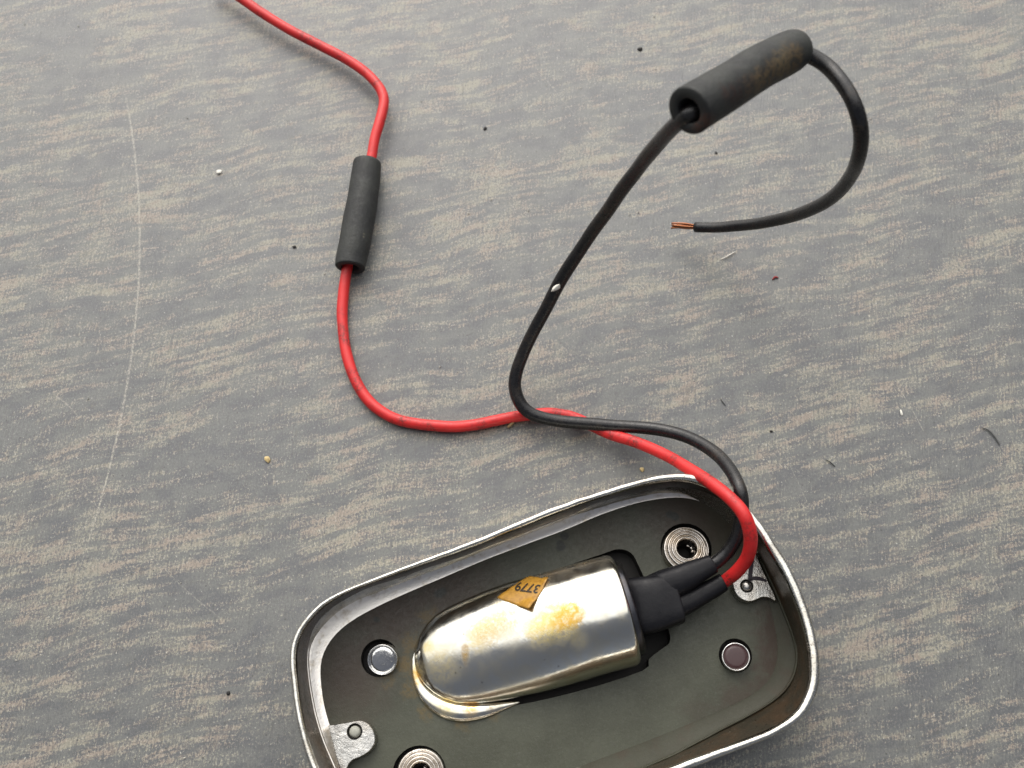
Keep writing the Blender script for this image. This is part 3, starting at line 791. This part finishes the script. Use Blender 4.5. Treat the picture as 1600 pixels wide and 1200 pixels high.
# rubber sleeves threaded on the wires
def rubber(path_px, r_out, r_in, label, ovals, wob):
    d = catmull(path_px, 8); path = [P(a[0], a[1], a[2]) for a in d]; n = len(path)
    rad = []
    for i, a in enumerate(d):
        rad.append(a[3] * r_out)
    # close both ends with a rounded annulus: extend list with the bore
    P2, R2 = [], []
    t0 = (path[1] - path[0]).normalized(); t1 = (path[-1] - path[-2]).normalized()
    seq = []
    for (p, rr) in ((path[n // 2], r_in * .96), (path[0] + t0 * .0025, r_in * .97), (path[0] + t0 * .0002, r_in), (path[0], r_in * 1.05), (path[0] - t0 * .00004, (rad[0] + r_in) * .5), (path[0], rad[0] * .93), (path[0] + t0 * .00012, rad[0] * .985)):
        seq.append((p, rr, t0))
    for i in range(1, n - 1): seq.append((path[i], rad[i], (path[i + 1] - path[i - 1]).normalized()))
    for (p, rr) in ((path[-1] - t1 * .00012, rad[-1] * .985), (path[-1], rad[-1] * .93), (path[-1] + t1 * .00004, (rad[-1] + r_in) * .5), (path[-1], r_in * 1.05), (path[-1] - t1 * .0002, r_in), (path[-1] - t1 * .0025, r_in * .97), (path[n // 2], r_in * .96)):
        seq.append((p, rr, t1))
    sides = 36; V = []; F = []
    for i, (p, rr, t) in enumerate(seq):
        up = (Vector((0, 0, 1)) - t * t.z).normalized(); sd = t.cross(up)
        for k in range(sides):
            a = 2 * pi * k / sides
            q_ = p + sd * cos(a) * rr * ovals[0] + up * sin(a) * rr * ovals[1]
            if rr > r_in * 1.2: q_ += Vector(mn.noise_vector(q_ * 130)) * wob
            V.append(q_)
    for i in range(len(seq) - 1):
        for k in range(sides):
            k2 = (k + 1) % sides; F.append((i * sides + k, i * sides + k2, (i + 1) * sides + k2, (i + 1) * sides + k))
    low = min(p.z for p in V); c = sum(path, Vector()) / n
    o = obj('rubber_sleeve', V, F, M['sleeve'], None, True, (c.x, c.y, low))
    return tag(o, label, 'sleeve', 'black rubber sleeves threaded on the wires')
rubber([(573.5, 253, 3.1, .95), (570.5, 280, 3.1, 1.01), (566, 315, 3.15, 1.04), (560.5, 345, 3.15, 1.04), (554.5, 380, 3.1, 1.03), (549, 405, 3.0, 1.0), (547, 419, 3.0, .97)], 3.0 * MM, 1.72 * MM,
       'black rubber sleeve on the red wire, lying on the table', (1.0, .96), .00016)
rubber([(1076, 174, 69, 1.05), (1096, 161, 68, 1.05), (1125, 143, 66.5, 1.03), (1160, 121.5, 64.6, 1.02), (1195, 101, 62.5, 1.0), (1225, 85.5, 60.8, .99), (1238, 79, 60.0, .95), (1246, 75.5, 59.5, .84)], 3.15 * MM, 1.75 * MM,
       'black rubber sleeve on the raised loop of the black wire', (1.0, 1.0), .00014)

# ------------------------------------------------------------------ crumbs on the table
def crumb(name, px, py, lw, lh, ang, mat, label, cat, z=0.0, thick=None, seed=0):
    s = pxm(px, py, z); c = P(px, py, z)
    th = thick if thick is not None else min(lw, lh) * s * .35
    bm = bmesh.new(); bmesh.ops.create_icosphere(bm, subdivisions=2, radius=1)
    for v in bm.verts:
        k = 1 + .45 * mn.noise(v.co * 1.3 + Vector((seed * 3.1, seed, 2)))
        co = Vector((v.co.x * k * lw * s * .5, v.co.y * k * lh * s * .5, max(-.6, v.co.z) * k * th))
        ca, sa = cos(ang), sin(ang)
        v.co = Vector((co.x * ca - co.y * sa, co.x * sa + co.y * ca, co.z + th * .5))
    V = [v.co + c for v in bm.verts]; F = [tuple(v.index for v in f.verts) for f in bm.faces]; bm.free()
    o = obj(name, V, F, mat, None, False, tuple(c))
    return tag(o, label, cat)
def fibre(name, pts, rmm, mat, label, cat):
    path = [P(*q_) for q_ in catmull(pts, 6)]; n = len(path)
    V, F = sweep(path, [rmm * MM * (.5 + .5 * sin(pi * (i + .6) / (n + .2))) for i in range(n)], 7)
    c = path[n // 2]
    o = obj(name, V, F, mat, None, True, (c.x, c.y, 0)); return tag(o, label, cat)
mw = flat('white_chip', (.72, .70, .62), .6); my = flat('yellow_crumb', (.55, .42, .20), .7); mk = flat('black_crumb', (.014, .013, .012), .6)
mt = flat('tan_splinter', (.34, .24, .12), .7); mr = flat('red_lint', (.25, .03, .03), .8)
crumb('white_chip', 343, 269, 8, 7, .3, mw, 'small white chip left of the red wire sleeve', 'chip', seed=1)
crumb('wood_crumb', 418, 718, 9, 11, .3, my, 'yellowish wood crumb above the left corner of the lamp base', 'crumb', seed=2)
crumb('black_crumb', 1000, 77, 9, 6, .5, mk, 'black crumb left of the raised rubber sleeve', 'crumb', seed=3)
crumb('black_crumb', 758, 201, 7, 5, .7, mk, 'black crumb right of the kink in the red wire', 'crumb', seed=4)
crumb('black_crumb', 460, 386, 6, 5, .2, mk, 'tiny black crumb left of the sleeve on the red wire', 'crumb', seed=5)
crumb('black_crumb', 1119, 239, 5, 4, 2.2, mk, 'tiny black crumb inside the loop of the black wire', 'crumb', seed=6)
crumb('black_crumb', 1205, 674, 5, 4, 0, mk, 'tiny black crumb right of the black wire bend above the lamp base', 'crumb', seed=7)
crumb('black_crumb', 357, 1083, 6, 7, 0, mk, 'black crumb left of the lamp base', 'crumb', seed=8)
crumb('wood_crumb', 1003, 734, 7, 8, .6, my, 'small pale crumb between the red wire and the lamp rim', 'crumb', seed=9)
crumb('white_chip', 1408, 645, 4, 10, .1, mw, 'white sliver on the bare table at the right', 'chip', seed=10)
crumb('paint_fleck', 869, 451, 19, 8, .55, mw, 'white paint fleck stuck on the black wire', 'fleck', z=21.2, thick=.0006, seed=11)
fibre('splinter', [(793, 668, .5), (800, 661, .9), (807, 652, .4)], .34, mt, 'thin tan splinter poking out under the red wire', 'splinter')
fibre('white_fibre', [(1127, 405, .2), (1137, 400, .3), (1149, 393, .2)], .12, mw, 'short white fibre below the stripped copper end', 'fibre')
fibre('red_lint', [(1207, 437, .15), (1211, 433, .2), (1216, 434, .15)], .2, mr, 'speck of red lint below the black wire loop', 'lint')
fibre('dark_fibre', [(1290, 718, .15), (1297, 722, .25), (1305, 729, .15)], .09, mk, 'dark fibre right of the lamp base corner', 'fibre')
fibre('dark_fibre', [(1126, 623, .15), (1129, 628, .25), (1134, 634, .15)], .08, mk, 'dark hair right of the black wire, above the red wire', 'fibre')
fibre('dark_fibre', [(1534, 668, .2), (1545, 672, .3), (1556, 684, .3), (1562, 695, .2)], .16, flat('grey_fibre', (.12, .12, .115), .8), 'soft grey fibre near the right edge of the table', 'fibre')
# loose grit nobody could count
V, F = [], []
rg = random.Random(11)
for i in range(420):
    x, y = rg.uniform(0, 1600), rg.uniform(0, 1200)
    if 430 < x < 1300 and y > 720: continue
    c = P(x, y, 0); s = .00007 + .00022 * rg.random() ** 3
    o0 = len(V)
    for d_ in ((1, 0, .3), (-.6, .8, .3), (-.5, -.9, .2), (.1, 0, 1.0)):
        V.append(c + Vector(d_) * s * rg.uniform(.7, 1.3))
    F += [(o0, o0 + 1, o0 + 3), (o0 + 1, o0 + 2, o0 + 3), (o0 + 2, o0, o0 + 3)]
tag(obj('grit', V, F, flat('pale_grit', (.55, .52, .45), .6), None, False), 'fine pale grit scattered over the worn table top', 'grit', kind='stuff')
